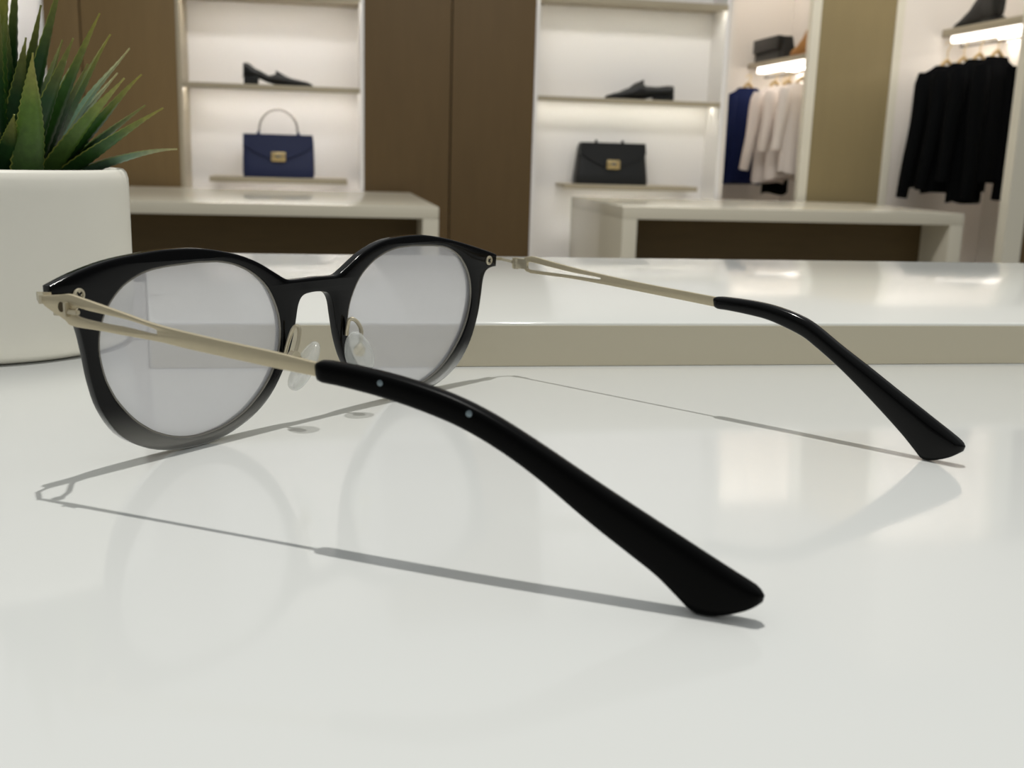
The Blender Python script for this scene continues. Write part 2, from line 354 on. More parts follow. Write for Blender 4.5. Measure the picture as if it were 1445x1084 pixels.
# ------------------------------------------------------------------ handbags
def handbag(name, x, y, z, wb, wt, h, d, m, lab, handle):
    r = empty(name, (x, y, z)); tag(r, lab, 'handbag', 'handbags on the low ledges')
    bm = bmesh.new(); nz = 8
    rings = []
    for k in range(nz + 1):
        t = k / nz; hw = (wb + (wt - wb) * t) / 2; hd = (d / 2) * (1 - 0.45 * t)
        if k in (0, nz): hw -= 0.004; hd -= 0.004
        ring = []
        for j in range(24):
            a = 2 * pi * j / 24; ca, sa = cos(a), sin(a)
            px = hw * (abs(ca) ** 0.18) * (1 if ca >= 0 else -1); py = hd * (abs(sa) ** 0.35) * (1 if sa >= 0 else -1)
            ring.append(bm.verts.new((px, py, h * t)))
        rings.append(ring)
    for A, B in zip(rings, rings[1:]):
        for j in range(24): bm.faces.new((A[j], A[(j + 1) % 24], B[(j + 1) % 24], B[j]))
    bm.faces.new(rings[0][::-1]); bm.faces.new(rings[-1])
    obj('body', bm, m, r)
    # flap: wraps over the top and down the front with a curved lower edge
    bm = bmesh.new(); nx = 16; nv = 9; G = []
    for i in range(nx + 1):
        u = -1 + 2 * i / nx; drop = h * (0.24 + 0.36 * (1 - abs(u) ** 1.5)); colv = []
        for j in range(nv + 1):
            v = j / nv; zz = h - drop * v; t = zz / h
            hw = (wb + (wt - wb) * t) / 2 * 0.985; hd = (d / 2) * (1 - 0.45 * t)
            colv.append((bm.verts.new((u * hw, -hd - 0.009 - 0.002 * (1 - v), zz + (0.003 if j == 0 else 0))), bm.verts.new((u * hw, -hd + 0.001, zz + (0.003 if j == 0 else 0)))))
        G.append(colv)
    for i in range(nx):
        for j in range(nv):
            for s in (0, 1): bm.faces.new((G[i][j][s], G[i + 1][j][s], G[i + 1][j + 1][s], G[i][j + 1][s]))
        bm.faces.new((G[i][nv][0], G[i + 1][nv][0], G[i + 1][nv][1], G[i][nv][1]))
        bm.faces.new((G[i][0][0], G[i + 1][0][0], G[i + 1][0][1], G[i][0][1]))
    for i in (0, nx):
        for j in range(nv): bm.faces.new((G[i][j][0], G[i][j][1], G[i][j + 1][1], G[i][j + 1][0]))
    obj('flap', bm, m, r)
    yc = -d / 2 * 0.80 - 0.010; zc = h * 0.50
    c = obj('clasp', box(bmesh.new(), -0.034, 0.034, yc - 0.008, yc + 0.012, zc - 0.024, zc + 0.020, bev=0.006), M['gold'], r); tag(c, 'gold metal clasp')
    obj('turn_lock', box(bmesh.new(), -0.012, 0.012, yc - 0.014, yc - 0.006, zc - 0.007, zc + 0.005, bev=0.003), M['chrome'], c)
    if handle:
        rad = 0.088; R_ = []
        for k in range(25):
            a = pi * k / 24; R_.append((rad * cos(a), 0, h - 0.006 + 0.03 + (0.092) * sin(a)))
        R_ = [(rad + 0.004, 0, h - 0.008)] + R_ + [(-rad - 0.004, 0, h - 0.008)]
        hh = obj('handle', tube(bmesh.new(), R_, 0.0045), M['chrome'], r); tag(hh, 'thin arched grey handle')
        for s in (-1, 1): obj('handle_ring', tube(bmesh.new(), [(s * (rad + 0.004), 0, h - 0.004), (s * (rad + 0.004), 0, h + 0.014)], 0.008), m, hh)
    else:
        for s in (-1, 1): obj('strap_stud', tube(bmesh.new(), [(s * 0.068 - 0.01, 0, h - 0.005), (s * 0.068 - 0.01, 0, h + 0.016)], 0.007), m, r)
handbag('handbag', -0.199, W + 0.13, 0.868, 0.335, 0.325, 0.196, 0.12, M['navy'], 'navy blue structured handbag with a gold clasp and an arched handle', True)
handbag('handbag', 1.427, W + 0.13, 0.874, 0.378, 0.335, 0.200, 0.12, M['blackleather'], 'black flap handbag with a gold clasp, wider at its foot', False)

# ------------------------------------------------------------------ shoes
def loft(bm, rings):
    V = [[bm.verts.new(p) for p in r] for r in rings]
    n = len(V[0])
    for A, B in zip(V, V[1:]):
        for j in range(n): bm.faces.new((A[j], A[(j + 1) % n], B[(j + 1) % n], B[j]))
    bm.faces.new(V[0][::-1]); bm.faces.new(V[-1])
    return bm
def interp(P, x):
    for (a, b), (c, d) in zip(P, P[1:]):
        if x <= c:
            t = (x - a) / (c - a); t = t * t * (3 - 2 * t) * 0.5 + t * 0.5; return b + (d - b) * t
    return P[-1][1]
def shoe(name, loc, rz, L, top, base, widths, heel, m, lab, cat='shoe', group=None, tongue=None, rough=None):
    """runs along +x from heel (0) to toe (L); top/base/widths: profiles over 0..1"""
    r = empty(name, loc, rz); tag(r, lab, cat, group)
    bm = bmesh.new(); rings = []
    for i in range(31):
        s = i / 30; x = L * s; zt = interp(top, s); zb = interp(base, s) + 0.004; wv = interp(widths, s)
        ring = []
        for k in range(20):
            a = 2 * pi * k / 20; ca, sa = cos(a), sin(a)
            wy = wv * (1.0 - 0.35 * max(0, sa) ** 2)
            ring.append((x, wy * (abs(ca) ** 0.7) * (1 if ca >= 0 else -1), (zt + zb) / 2 + (zt - zb) / 2 * (abs(sa) ** 0.8) * (1 if sa >= 0 else -1)))
        rings.append(ring)
    loft(bm, rings); obj('upper', bm, m, r, angle=60)
    bm = bmesh.new(); rings = []
    for i in range(31):
        s = i / 30; x = L * (s * 1.02 - 0.01); zb = interp(base, s); wv = interp(widths, s) * 1.06
        rings.append([(x, wv, zb + 0.007), (x, -wv, zb + 0.007), (x, -wv, zb), (x, wv, zb)])
    loft(bm, rings); obj('sole', bm, m, r)
    if heel:
        hl, hh = heel; wv = interp(widths, 0.1)
        bm = bmesh.new(); box(bm, 0.002, hl, -wv * 0.95, wv * 0.95, 0, hh + 0.004, bev=0.004); obj('heel', bm, m, r)
    if tongue:
        s0, z0, s1, z1 = tongue; wv = interp(widths, s0) * 0.55
        bm = bmesh.new()
        loft(bm, [[(L * s1, wv, z1 - 0.022), (L * s1, -wv, z1 - 0.022), (L * s1, -wv, z1), (L * s1, wv, z1)],
                  [(L * s0, wv * 0.9, z0 - 0.034), (L * s0, -wv * 0.9, z0 - 0.034), (L * s0, -wv * 0.9, z0), (L * s0, wv * 0.9, z0)]])
        obj('tongue', bm, m, r)
    return r
Wd = [(0, 0.018), (0.08, 0.031), (0.3, 0.032), (0.6, 0.042), (0.8, 0.044), (0.94, 0.030), (1, 0.008)]
shoe('dress_shoe', (-0.352, W + 0.10, 1.2865), 0, 0.312,
     [(0, 0.098), (0.06, 0.100), (0.2, 0.072), (0.38, 0.046), (0.48, 0.056), (0.55, 0.052), (0.75, 0.034), (0.92, 0.024), (1, 0.014)],
     [(0, 0.034), (0.22, 0.030), (0.38, 0.012), (0.5, 0.0), (1, 0.004)], Wd, (0.068, 0.036), M['blackleather'],
     'black slip-on shoe with a block heel, toe pointing right, above the navy handbag', tongue=(0.47, 0.070, 0.60, 0.048))
shoe('dress_shoe', (1.722, W + 0.10, 1.2865), pi, 0.342,
     [(0, 0.074), (0.06, 0.076), (0.25, 0.068), (0.42, 0.070), (0.49, 0.092), (0.56, 0.084), (0.68, 0.056), (0.85, 0.034), (1, 0.018)],
     [(0, 0.020), (0.28, 0.018), (0.38, 0.010), (0.5, 0.0), (1, 0.003)], Wd, (0.098, 0.022), M['blackleather'],
     'black lace-up shoe with toe pointing left, above the black handbag', tongue=(0.46, 0.098, 0.62, 0.068))
boot_top = [(0, 0.185), (0.1, 0.19), (0.22, 0.178), (0.38, 0.150), (0.5, 0.105), (0.65, 0.070), (0.85, 0.045), (1, 0.018)]
shoe('ankle_boot', (2.47, 5.235, 1.5415), pi / 2, 0.30,
     boot_top, [(0, 0.012), (0.3, 0.010), (0.4, 0.0), (1, 0.002)], Wd, (0.08, 0.014), M['tan'],
     'tan brown ankle boot on the shelf beside the taupe pillar', cat='boot')
shoe('ankle_boot', (3.165, 4.80, 1.6825), pi / 2, 0.37,
     [(0, 0.175), (0.1, 0.20), (0.3, 0.19), (0.45, 0.150), (0.62, 0.085), (0.8, 0.040), (1, 0.018)],
     [(0, 0.024), (0.25, 0.022), (0.4, 0.006), (0.5, 0.0), (1, 0.003)], Wd, (0.11, 0.026), M['blackleather'],
     'black ankle boot on the shelf over the black sweaters, top right corner', cat='boot')
# small black bag on the first clothes shelf
r = empty('clutch_bag', (2.46, 5.76, 1.5415)); tag(r, 'small black bag on the shelf beside the tan boot', 'bag')
bm = bmesh.new(); rings = []
for i in range(9):
    t = i / 8; hy_ = 0.20 - 0.035 * t; hx_ = 0.055 - 0.02 * t; z = 0.125 * t
    rings.append([(hx_ * (abs(cos(q)) ** 0.3) * (1 if cos(q) >= 0 else -1), hy_ * (abs(sin(q)) ** 0.3) * (1 if sin(q) >= 0 else -1), z) for q in [2 * pi * k / 20 for k in range(20)]])
loft(bm, rings); obj('body', bm, M['blackleather'], r)
bx('flap', (-0.062, -0.03, -0.17, 0.17, 0.055, 0.128), M['blackleather'], r, bev=0.006)

# ------------------------------------------------------------------ clothes
def hanger(x, y, z_rail, z_sh, lab, group, halfw=0.15, rz=0):
    halfw = 0.052
    r = empty('clothes_hanger', (x, y, z_sh), rz); tag(r, lab, 'hanger', group)
    dz = z_rail - z_sh
    hk = [(0, 0, 0.0)] + [(0, 0, dz - 0.03)] + [(0.014 * cos(a) - 0.0, 0, dz - 0.004 + 0.016 * sin(a)) for a in [radians(-60 + 30 * k) for k in range(9)]]
    obj('hook', tube(bmesh.new(), hk, 0.0025, 8), M['gold'], r)
    pts = [(-halfw, 0, -0.034), (-halfw * 0.6, 0, -0.018), (-halfw * 0.25, 0, 0.002), (0, 0, 0.012), (halfw * 0.25, 0, 0.002), (halfw * 0.6, 0, -0.018), (halfw, 0, -0.034)]
    obj('shoulder_bar', tube(bmesh.new(), pts, [0.006, 0.008, 0.009, 0.011, 0.009, 0.008, 0.006], 10), M['wood'], r)
def garment(name, x, y, ztop, zbot, sh, hemw, m, lab, group, cat, sleeve=None, dep=0.045, seed=0, rz=0, collar=None, neck=0.055):
    rnd = random.Random(seed); r = empty(name, (x, y, zbot), rz); tag(r, lab, cat, group)
    H = ztop - zbot; ph = rnd.random() * 6
    bm = bmesh.new(); rings = []; n = 40
    prof = [(0, hemw), (0.3, hemw * 0.98), (0.7, (hemw + sh) / 2 * 0.97), (0.86, sh), (0.93, sh * 0.96), (0.965, sh * 0.66), (1.0, neck)]
    for i in range(29):
        t = i / 28; hw = interp(prof, t); z = H * t
        dd = dep * (0.75 + 0.35 * (1 - t)) * (1 if t < 0.86 else max(0.35, 1 - (t - 0.86) * 4))
        ring = []
        for k in range(n):
            a = 2 * pi * k / n; ca, sa = cos(a), sin(a)
            fold = 1 + 0.15 * (1 - t) * sin(5 * a + ph) + 0.10 * (1 - t * 0.6) * sin(9 * a + ph * 2 + 2 * t)
            ring.append((hw * (abs(ca) ** 0.8) * (1 if ca >= 0 else -1), dd * fold * (abs(sa) ** 0.8) * (1 if sa >= 0 else -1), z + (0.008 * sin(3 * a + ph) if i == 0 else 0)))
        rings.append(ring)
    loft(bm, rings); bmesh.ops.delete(bm, geom=[f for f in bm.faces if len(f.verts) == n and f.calc_center_median().z > H * 0.9], context='FACES'); obj('body', bm, m, r, angle=70)
    if sleeve:
        sl, out, rr = sleeve
        for s in (-1, 1):
            pts = []; rad = []
            for i in range(13):
                t = i / 12
                pts.append((s * (sh * 0.86 + out * t ** 0.8), -0.012 - 0.01 * sin(pi * t) + 0.004 * sin(7 * t + ph), H * 0.925 - sl * t)); rad.append(rr * (1.0 - 0.30 * t) * (1 + 0.05 * sin(9 * t + ph)) * (0.8 if i == 0 else 1))
            obj('sleeve', tube(bmesh.new(), pts, rad, 14), m, r, angle=70)
    if collar:
        pts = [(neck * 1.0 * cos(a), dep * 0.5 * sin(a), H - 0.004) for a in [2 * pi * k / 20 for k in range(20)]]
        obj('collar', tube(bmesh.new(), pts, 0.012, 8, closed=True), collar, r)
    return r
BK = 'black sweaters on the right rail'
blk = [(5.00, 3.035, 1.495, 0.905, 'black sweater at the left end of the right rail, farthest from the camera', 0.128, 0.60, 0.062),
       (4.885, 3.05, 1.50, 0.885, 'black sweater hanging second from the left on the right rail', 0.125, 0.56, 0.05),
       (4.775, 3.062, 1.51, 0.845, 'longest black sweater, third from the left on the right rail', 0.12, 0.52, 0.03),
       (4.66, 3.078, 1.515, 0.95, 'black sweater nearest the camera, at the right end of the right rail', 0.095, 0.61, 0.0)]
for i, (y, x, zt, zb, lab, sh, sl, out) in enumerate(blk):
    garment('sweater', x, y, zt, zb, sh, 0.150 if i < 2 else (0.088 if i == 2 else 0.085), M['blackcloth'], lab, BK, 'sweater', sleeve=(sl, out, 0.042), seed=i + 3, dep=0.036)
    hanger(x, y, 1.598, zt + 0.014, ['pale wooden hanger of the farthest black sweater', 'pale wooden hanger of the second black sweater from the left', 'pale wooden hanger of the longest black sweater', 'pale wooden hanger of the black sweater nearest the camera'][i], 'hangers of the black sweaters', halfw=0.09)
garment('jacket', 2.335, 5.80, 1.405, 0.885, 0.112, 0.120, M['bluecloth'], 'navy blue jacket at the left end of the left rail', None, 'jacket', sleeve=(0.46, 0.035, 0.036), seed=21, dep=0.036)
hanger(2.335, 5.80, 1.463, 1.415, 'pale hanger of the navy jacket', 'hangers on the left rail', halfw=0.08)
WS = 'white tops on the left rail'
wl = [(5.55, 2.385, 1.40, 0.90, 'white top hanging next to the navy jacket'), (5.43, 2.405, 1.40, 0.92, 'white top in the middle of the white ones'),
      (5.31, 2.425, 1.405, 0.955, 'white top nearest the taupe pillar')]
for i, (y, x, zt, zb, lab) in enumerate(wl):
    garment('shirt', x, y, zt, zb, 0.105, 0.092, M['whitecloth'], lab, WS, 'shirt', sleeve=(0.40 if i == 0 else 0.30, 0.055 if i == 0 else 0.03, 0.036), seed=31 + i, dep=0.034)
    hanger(x, y, 1.463, zt + 0.014, ['pale hanger of the white top beside the navy jacket', 'pale hanger of the middle white top', 'pale hanger of the white top nearest the pillar'][i], 'hangers on the left rail', halfw=0.08)
garment('trousers', 2.475, 5.66, 1.36, 0.835, 0.045, 0.075, M['blackcloth'], 'black trousers hanging lowest behind the white tops by the pillar', None, 'trousers', seed=41, dep=0.03)
hanger(2.475, 5.66, 1.463, 1.372, 'pale hanger of the black trousers', 'hangers on the left rail', halfw=0.04)

# ------------------------------------------------------------------ the counter and the raised slab
r = empty('shop_counter', (0.2, 0.12, 0)); tag(r, 'glossy white shop counter the eyeglasses and potted plant stand on', 'counter')
bx('countertop', (-0.95, 1.0, -0.62, 0.425, COUNTER - 0.04, COUNTER), M['counter'], r, bev=0.003)
bx('body', (-0.9, 0.95, -0.55, 0.40, 0.0, COUNTER - 0.04), M['body'], r)
bm = bmesh.new()
P = [(-0.0515, 0.3302), (1.15, 0.3302), (1.15, 0.5455), (-0.0855, 0.5455)]
z0, z1 = COUNTER, COUNTER + 0.0144
vb = [bm.verts.new((x, y, z0)) for x, y in P]; vt = [bm.verts.new((x, y, z1)) for x, y in P]
bm.faces.new(vb[::-1]); bm.faces.new(vt)
for i in range(4): bm.faces.new((vb[i], vb[(i + 1) % 4], vt[(i + 1) % 4], vt[i]))
es = [e for e in bm.edges if e.verts[0].co.z > z0 + 0.001 and e.verts[1].co.z > z0 + 0.001]
bmesh.ops.bevel(bm, geom=es, offset=0.0010, segments=3, profile=0.5, affect='EDGES')
SL = tag(empty('display_slab', (0, 0, 0)), 'long raised white slab with a shaded beige edge lying on the counter behind the eyeglasses', 'slab')
obj('top', bm, M['slab'], SL)
tag(bx('shaded_edge', (-0.0512, 1.149, 0.3298, 0.3308, z0 + 0.0002, z1 - 0.0011), M['shaded_edge'], SL), 'beige front edge with its shade in the colour')  # separate darker strip that paints shade onto the beige front face

# ------------------------------------------------------------------ potted plant
PC = Vector((-0.1082, 0.3755)); PR = 0.0446; PH = 0.0580
plant = empty('potted_plant', (PC.x, PC.y, COUNTER)); tag(plant, 'spiky green succulent in a round white pot at the left edge of the counter', 'plant')
prof = [(0.0, 0.0), (PR * 0.90, 0.0), (PR * 0.94, 0.0008), (PR * 0.965, 0.0025), (PR * 0.985, 0.006), (PR * 0.995, 0.012), (PR * 1.0, 0.022), (PR * 1.0, PH - 0.006),
        (PR * 0.998, PH - 0.003), (PR * 0.985, PH - 0.001), (PR * 0.965, PH), (PR * 0.93, PH), (PR * 0.91, PH - 0.0008), (PR * 0.90, PH - 0.003), (PR * 0.89, PH - 0.012), (0, PH - 0.012)]
bm = bmesh.new(); n = 96; rings = []
for (rr, z) in prof:
    if rr == 0: rings.append([bm.verts.new((0, 0, z))])
    else: rings.append([bm.verts.new((rr * cos(2 * pi * k / n), rr * sin(2 * pi * k / n), z)) for k in range(n)])
for A, B in zip(rings, rings[1:]):
    for k in range(n):
        f = [A[k % len(A)], A[(k + 1) % len(A)], B[(k + 1) % len(B)], B[k % len(B)]]
        g = []
        for v in f:
            if v not in g: g.append(v)
        bm.faces.new(g)
obj('pot', bm, M['pot'], plant, angle=60)
bm = bmesh.new(); rings = []
cv = bm.verts.new((0, 0, PH - 0.004)); rnd = random.Random(5)
prev = None
for i in range(1, 9):
    rr = PR * 0.888 * i / 8; ring = [bm.verts.new((rr * cos(2 * pi * k / 40), rr * sin(2 * pi * k / 40), PH - 0.005 + rnd.uniform(-0.0008, 0.0008))) for k in range(40)]
    for k in range(40):
        if prev is None: bm.faces.new((cv, ring[k], ring[(k + 1) % 40]))
        else: bm.faces.new((prev[k], ring[k], ring[(k + 1) % 40], prev[(k + 1) % 40]))
    prev = ring
tag(obj('soil', bm, M['soil'], plant), 'dark potting soil')
def t_fixed(i): return i > 26
def leaf(base, tip, width, m, seed, lift=0.25, name='leaf'):
    rnd = random.Random(seed); base = Vector(base); tip = Vector(tip); d = tip - base; L = d.length
    outv = Vector((d.x, d.y, 0)); outv = outv.normalized() if outv.length > 1e-4 else Vector((1, 0, 0))
    mid = base + d * 0.5 + Vector((0, 0, 1)) * L * lift * 0.5 - outv * L * 0.05 * lift
    if d.z / L < 0.35: mid = base + d * 0.55 + Vector((0, 0, 1)) * L * 0.14
    sw = rnd.uniform(-1, 1) * (0 if t_fixed(seed) else 1); sw2 = rnd.uniform(-1, 1)
    N = 40; bm = bmesh.new(); uvl = bm.loops.layers.uv.new('UVMap'); rings = []
    for i in range(N + 1):
        t = i / N
        p = base * (1 - t) ** 2 + mid * 2 * t * (1 - t) + tip * t * t
        p = p + outv.cross(Vector((0, 0, 1))) * (L * 0.035 * sw * sin(t * 5.0) * t) + Vector((0, 0, 1)) * (L * 0.03 * sw2 * sin(t * 6.0 + 1) * t * (1 - t) * 2)
        tg = ((mid - base) * 2 * (1 - t) + (tip - mid) * 2 * t).normalized()
        sd = tg.cross(Vector((0, 0, 1)))
        if sd.length < 0.05: sd = outv.cross(Vector((0, 0, 1)))
        sd.normalize(); up = sd.cross(tg).normalized()
        if up.z < 0: up = -up
        hw = width / 2 * (0.80 + 1.3 * t * (1 - t)) * (1 - t ** 1.3) ** 0.95 if t < 1 else 0
        hw = max(hw, 0.00028)
        if 2 < i < N - 1: hw = hw * (1.0 + (0.06 if i % 2 else -0.03)) + (0.00012 if i % 2 else 0)
        th = hw * 0.30 + 0.0002
        cup = hw * 0.34
        sec = [(-1, cup), (-0.5, cup * 0.25 + th * 0.45), (0, th * 0.35), (0.5, cup * 0.25 + th * 0.45), (1, cup), (0.5, -th * 0.9), (0, -th * 1.5), (-0.5, -th * 0.9)]
        rings.append([(bm.verts.new(p + sd * hw * a + up * c), (a * 0.5 + 0.5, t)) for a, c in sec])
    for A, B in zip(rings, rings[1:]):
        for k in range(8):
            q = (A[k], A[(k + 1) % 8], B[(k + 1) % 8], B[k]); f = bm.faces.new([v[0] for v in q])
            for lp, v in zip(f.loops, q): lp[uvl].uv = v[1]
    bm.faces.new([v[0] for v in rings[0]][::-1]); bm.faces.new([v[0] for v in rings[-1]])
    return obj(name, bm, m, plant, angle=50)
# leaf tips in world metres (x, y, z), blade width, tone
tips = [((-0.0880, 0.3780, 1.0590), 0.0135, 1), ((-0.0945, 0.3680, 1.0600), 0.0140, 1), ((-0.0985, 0.3600, 1.0500), 0.0135, 0), ((-0.0905, 0.3700, 1.0480), 0.0130, 1),
        ((-0.0830, 0.3475, 1.0419), 0.0105, 2), ((-0.0702, 0.3785, 1.0574), 0.0105, 0), ((-0.0695, 0.3935, 1.0524), 0.009, 0), ((-0.0666, 0.4085, 1.0492), 0.0062, 3),
        ((-0.0579, 0.3785, 1.0388), 0.0105, 0), ((-0.0620, 0.3700, 1.0370), 0.0105, 2), ((-0.0587, 0.3885, 1.0294), 0.0085, 1), ((-0.0516, 0.3785, 1.0284), 0.010, 0), ((-0.0488, 0.3885, 1.0151), 0.0078, 3),
        ((-0.0846, 0.3885, 1.0646), 0.0115, 1), ((-0.0939, 0.3785, 1.0728), 0.0125, 1), ((-0.0942, 0.3585, 1.0656), 0.0125, 0), ((-0.0789, 0.4085, 1.0541), 0.007, 3),
        ((-0.1003, 0.3485, 1.0501), 0.0120, 1), ((-0.0713, 0.4085, 1.0406), 0.0065, 3), ((-0.0760, 0.3640, 1.0480), 0.0105, 1), ((-0.0960, 0.3560, 1.0560), 0.0120, 1),
        ((-0.0890, 0.3460, 1.0240), 0.0095, 1), ((-0.0980, 0.3420, 1.0230), 0.010, 0), ((-0.0800, 0.3740, 1.0690), 0.010, 1), ((-0.1060, 0.3680, 1.0800), 0.0125, 0),
        ((-0.0860, 0.3960, 1.0500), 0.009, 1), ((-0.0760, 0.3860, 1.0420), 0.009, 1)]
rnd = random.Random(11)
for k in range(26):
    a = radians(100 + k * 137.5 % 150); el = radians(rnd.uniform(22, 80)); L = rnd.uniform(0.045, 0.062)
    tips.append(((PC.x + L * cos(el) * cos(a), PC.y + L * cos(el) * sin(a), COUNTER + PH - 0.006 + L * sin(el)), rnd.uniform(0.009, 0.0115), rnd.choice((0, 1, 1, 2))))
for i, (tp, wd, mi) in enumerate(tips):
    tl = Vector((tp[0] - PC.x, tp[1] - PC.y, tp[2] - COUNTER)); o2 = Vector((tl.x, tl.y, 0)); elev = math.atan2(tl.z - PH, o2.length + 1e-6)
    rb = 0.017 * cos(elev) + 0.002
    if o2.length > 1e-6: o2.normalize()
    if i == 4: o2 = Vector((0.0185, -0.0195)); rb = 1.0
    leaf((o2.x * rb, o2.y * rb, PH - 0.0075), tl, wd * 1.08, LEAVES[mi], i, lift=0.10)

# ------------------------------------------------------------------ eyeglasses (local metres: x across the front, y away from the ear side, z up)
GL = empty('eyeglasses', Vector((-0.04977, 0, 0)).x * RX + 0.26154 * FX + Vector((0, 0, COUNTER)), radians(53.75 - 10.3))
tag(GL, 'open eyeglasses with black rims fading to clear and champagne metal temples, lying on the counter', 'eyeglasses')
TAU, KW = 0.0301, 0.000334
MMS = 0.001
def front_map(dw=0.0):
    def f(u, v, w):
        # w: depth through the front, + is the far (outer) side
        return (u * MMS, (-KW * u * u - v * TAU + w + dw) * MMS, v * MMS)
    return f
lensR = [(60.3,24.2),(60.4,26.9),(60.1,29.5),(59.3,32.1),(58.0,34.5),(56.3,36.6),(54.3,38.4),(52.0,39.7),(49.6,40.7),(47.2,41.3),(44.7,41.6),(42.4,41.8),(40.1,41.9),(37.7,42.0),(35.3,42.1),(32.7,42.0),(29.9,41.9),(26.8,41.4),(23.7,40.5),(20.6,39.1),(17.6,37.1),(15.0,34.6),(13.0,31.4),(11.6,27.9),(11.0,24.2),(11.2,20.4),(12.2,16.7),(13.9,13.3),(16.1,10.4),(18.8,7.9),(21.7,5.8),(24.8,4.3),(28.0,3.2),(31.1,2.6),(34.2,2.3),(37.2,2.4),(40.1,2.8),(42.8,3.5),(45.3,4.5),(47.7,5.7),(49.9,7.2),(51.9,8.8),(53.7,10.6),(55.3,12.5),(56.8,14.5),(58.0,16.7),(59.1,19.1),(59.8,21.6)]
lensL = [(-x, y) for x, y in lensR]
outer = [(0.0,35.9),(5.5,35.8),(7.6,36.0),(10.4,37.6),(16.4,41.2),(23.5,43.7),(30,44.5),(36.0,44.7),(41.0,44.4),(47,43.5),(53.4,42.2),(60,40.6),(66.5,38.9),(70.9,37.6,'c'),
         (70.9,34.0,'c'),(68.3,33.7),(66.2,32.6),(65.2,30.0),(64.7,26.0),(63.6,20.0),(60.8,12.6),(56.0,6.4),(50.0,2.7),(43.5,0.7),(36,0.0),(30,0.5),(24.5,1.9),(19,4.6),(14.2,8.6),(10.4,13.6),(8.0,19.5),(6.6,25.5),(5.7,29.5),(4.2,31.6),(1.5,32.2),
         (-1.5,32.2),(-4.2,31.6),(-5.6,29.5),(-6.4,25.5),(-7.6,20.5),(-10.0,14.6),(-13.8,8.9),(-18.6,4.8),(-24.5,2.0),(-30,0.5),(-36,0.0),(-43.5,0.7),(-50.2,2.8),(-56.2,6.8),(-60.2,12.8),(-62.2,19.0),(-63.3,25.0),(-64.4,30.0),(-65.8,33.2),(-68.2,34.9),
         (-70.6,35.5,'c'),(-70.8,39.6,'c'),(-65.2,41.7),(-57.8,43.6),(-50.1,44.6),(-42.1,45.1),(-33.5,44.7),(-24.6,43.0),(-18.3,40.8),(-13.0,38.0),(-9.6,36.2),(-7.0,35.8)]
OUT = catmull(outer, True, 4)
LR = catmull([p for p in lensR], True, 2); LL = catmull([p for p in lensL], True, 2)
TH = 2.7
bm = plate([OUT, LR, LL], TH, 0.45, lambda x, y, z: front_map(TH / 2)(x, y, z), res=2)
tag(obj('front_frame', bm, M['front'], GL, angle=40), 'black rims and bridge fading to clear grey at the foot')
def lens_mesh(L, sgn):
    cx = sum(p[0] for p in L) / len(L); cy = sum(p[1] for p in L) / len(L)
    bm = bmesh.new(); K = 10
    def dome(x, y): return 1.2 * (1 - ((x - cx) ** 2 + (y - cy) ** 2) / 27.0 ** 2)
    layers = []
    for side, off in ((0, 0.55), (1, 1.55)):
        fm = front_map(off); rings = [[bm.verts.new(fm(cx, cy, dome(cx, cy)))]]
        for k in range(1, K + 1):
            t = k / K * 1.006
            rings.append([bm.verts.new(fm(cx + (p[0] - cx) * t, cy + (p[1] - cy) * t, dome(cx + (p[0] - cx) * t, cy + (p[1] - cy) * t))) for p in L])
        n = len(L)
        for j in range(n): bm.faces.new((rings[0][0], rings[1][j], rings[1][(j + 1) % n]))
        for A, B in zip(rings[1:], rings[2:]):
            for j in range(n): bm.faces.new((A[j], B[j], B[(j + 1) % n], A[(j + 1) % n]))
        layers.append(rings)
    A, B = layers[0][-1], layers[1][-1]; n = len(L)
    for j in range(n): bm.faces.new((A[j], A[(j + 1) % n], B[(j + 1) % n], B[j]))
    return bm
for L, s in ((LL, -1), (LR, 1)):
    tag(obj('lens', lens_mesh(L, s), M['lens'], GL, angle=60), 'pale grey see-through lens')
for L in (LL, LR):
    cx = sum(p[0] for p in L) / len(L); cy = sum(p[1] for p in L) / len(L); fm = front_map(0.55)
    pts = [Vector(fm(cx + (p[0] - cx) * 0.992, cy + (p[1] - cy) * 0.992, 0)) for p in L]
    tag(obj('lens_edge', tube(bmesh.new(), pts, 0.00030, 8, closed=True), M['edge'], GL), 'thin pale polished edge round the lens')
# screws on the end pieces
def disc_screw(u, v, parent, r=1.35, dw=-0.25):
    bm = bmesh.new(); fm = front_map(dw); rings = []
    for (rr, w_) in ((r, 0.35), (r, 0.0), (r * 0.85, -0.2), (r * 0.62, -0.2), (r * 0.55, 0.05)):
        rings.append([bm.verts.new(fm(u + rr * cos(2 * pi * k / 20), v + rr * sin(2 * pi * k / 20), w_)) for k in range(20)])
    for A, B in zip(rings, rings[1:]):
        for k in range(20): bm.faces.new((A[k], A[(k + 1) % 20], B[(k + 1) % 20], B[k]))
    bm.faces.new(rings[0][::-1]); bm.faces.new(rings[-1])
    o = obj('screw', bm, M['metal_shiny'], parent)
    bm = bmesh.new()
    for a in (0.6, 0.6 + pi / 2):
        c, s_ = cos(a), sin(a); hl, hwid = r * 0.5, r * 0.13
        q = [(c * hl * i - s_ * hwid * j, s_ * hl * i + c * hwid * j) for i, j in ((-1, -1), (1, -1), (1, 1), (-1, 1))]
        lo = [bm.verts.new(fm(u + x, v + y, 0.04)) for x, y in q]; hi = [bm.verts.new(fm(u + x, v + y, -0.03)) for x, y in q]
        bm.faces.new(lo); bm.faces.new(hi[::-1])
        for k in range(4): bm.faces.new((lo[k], lo[(k + 1) % 4], hi[(k + 1) % 4], hi[k]))
    obj('screw_slot', bm, M['acetate'], o)
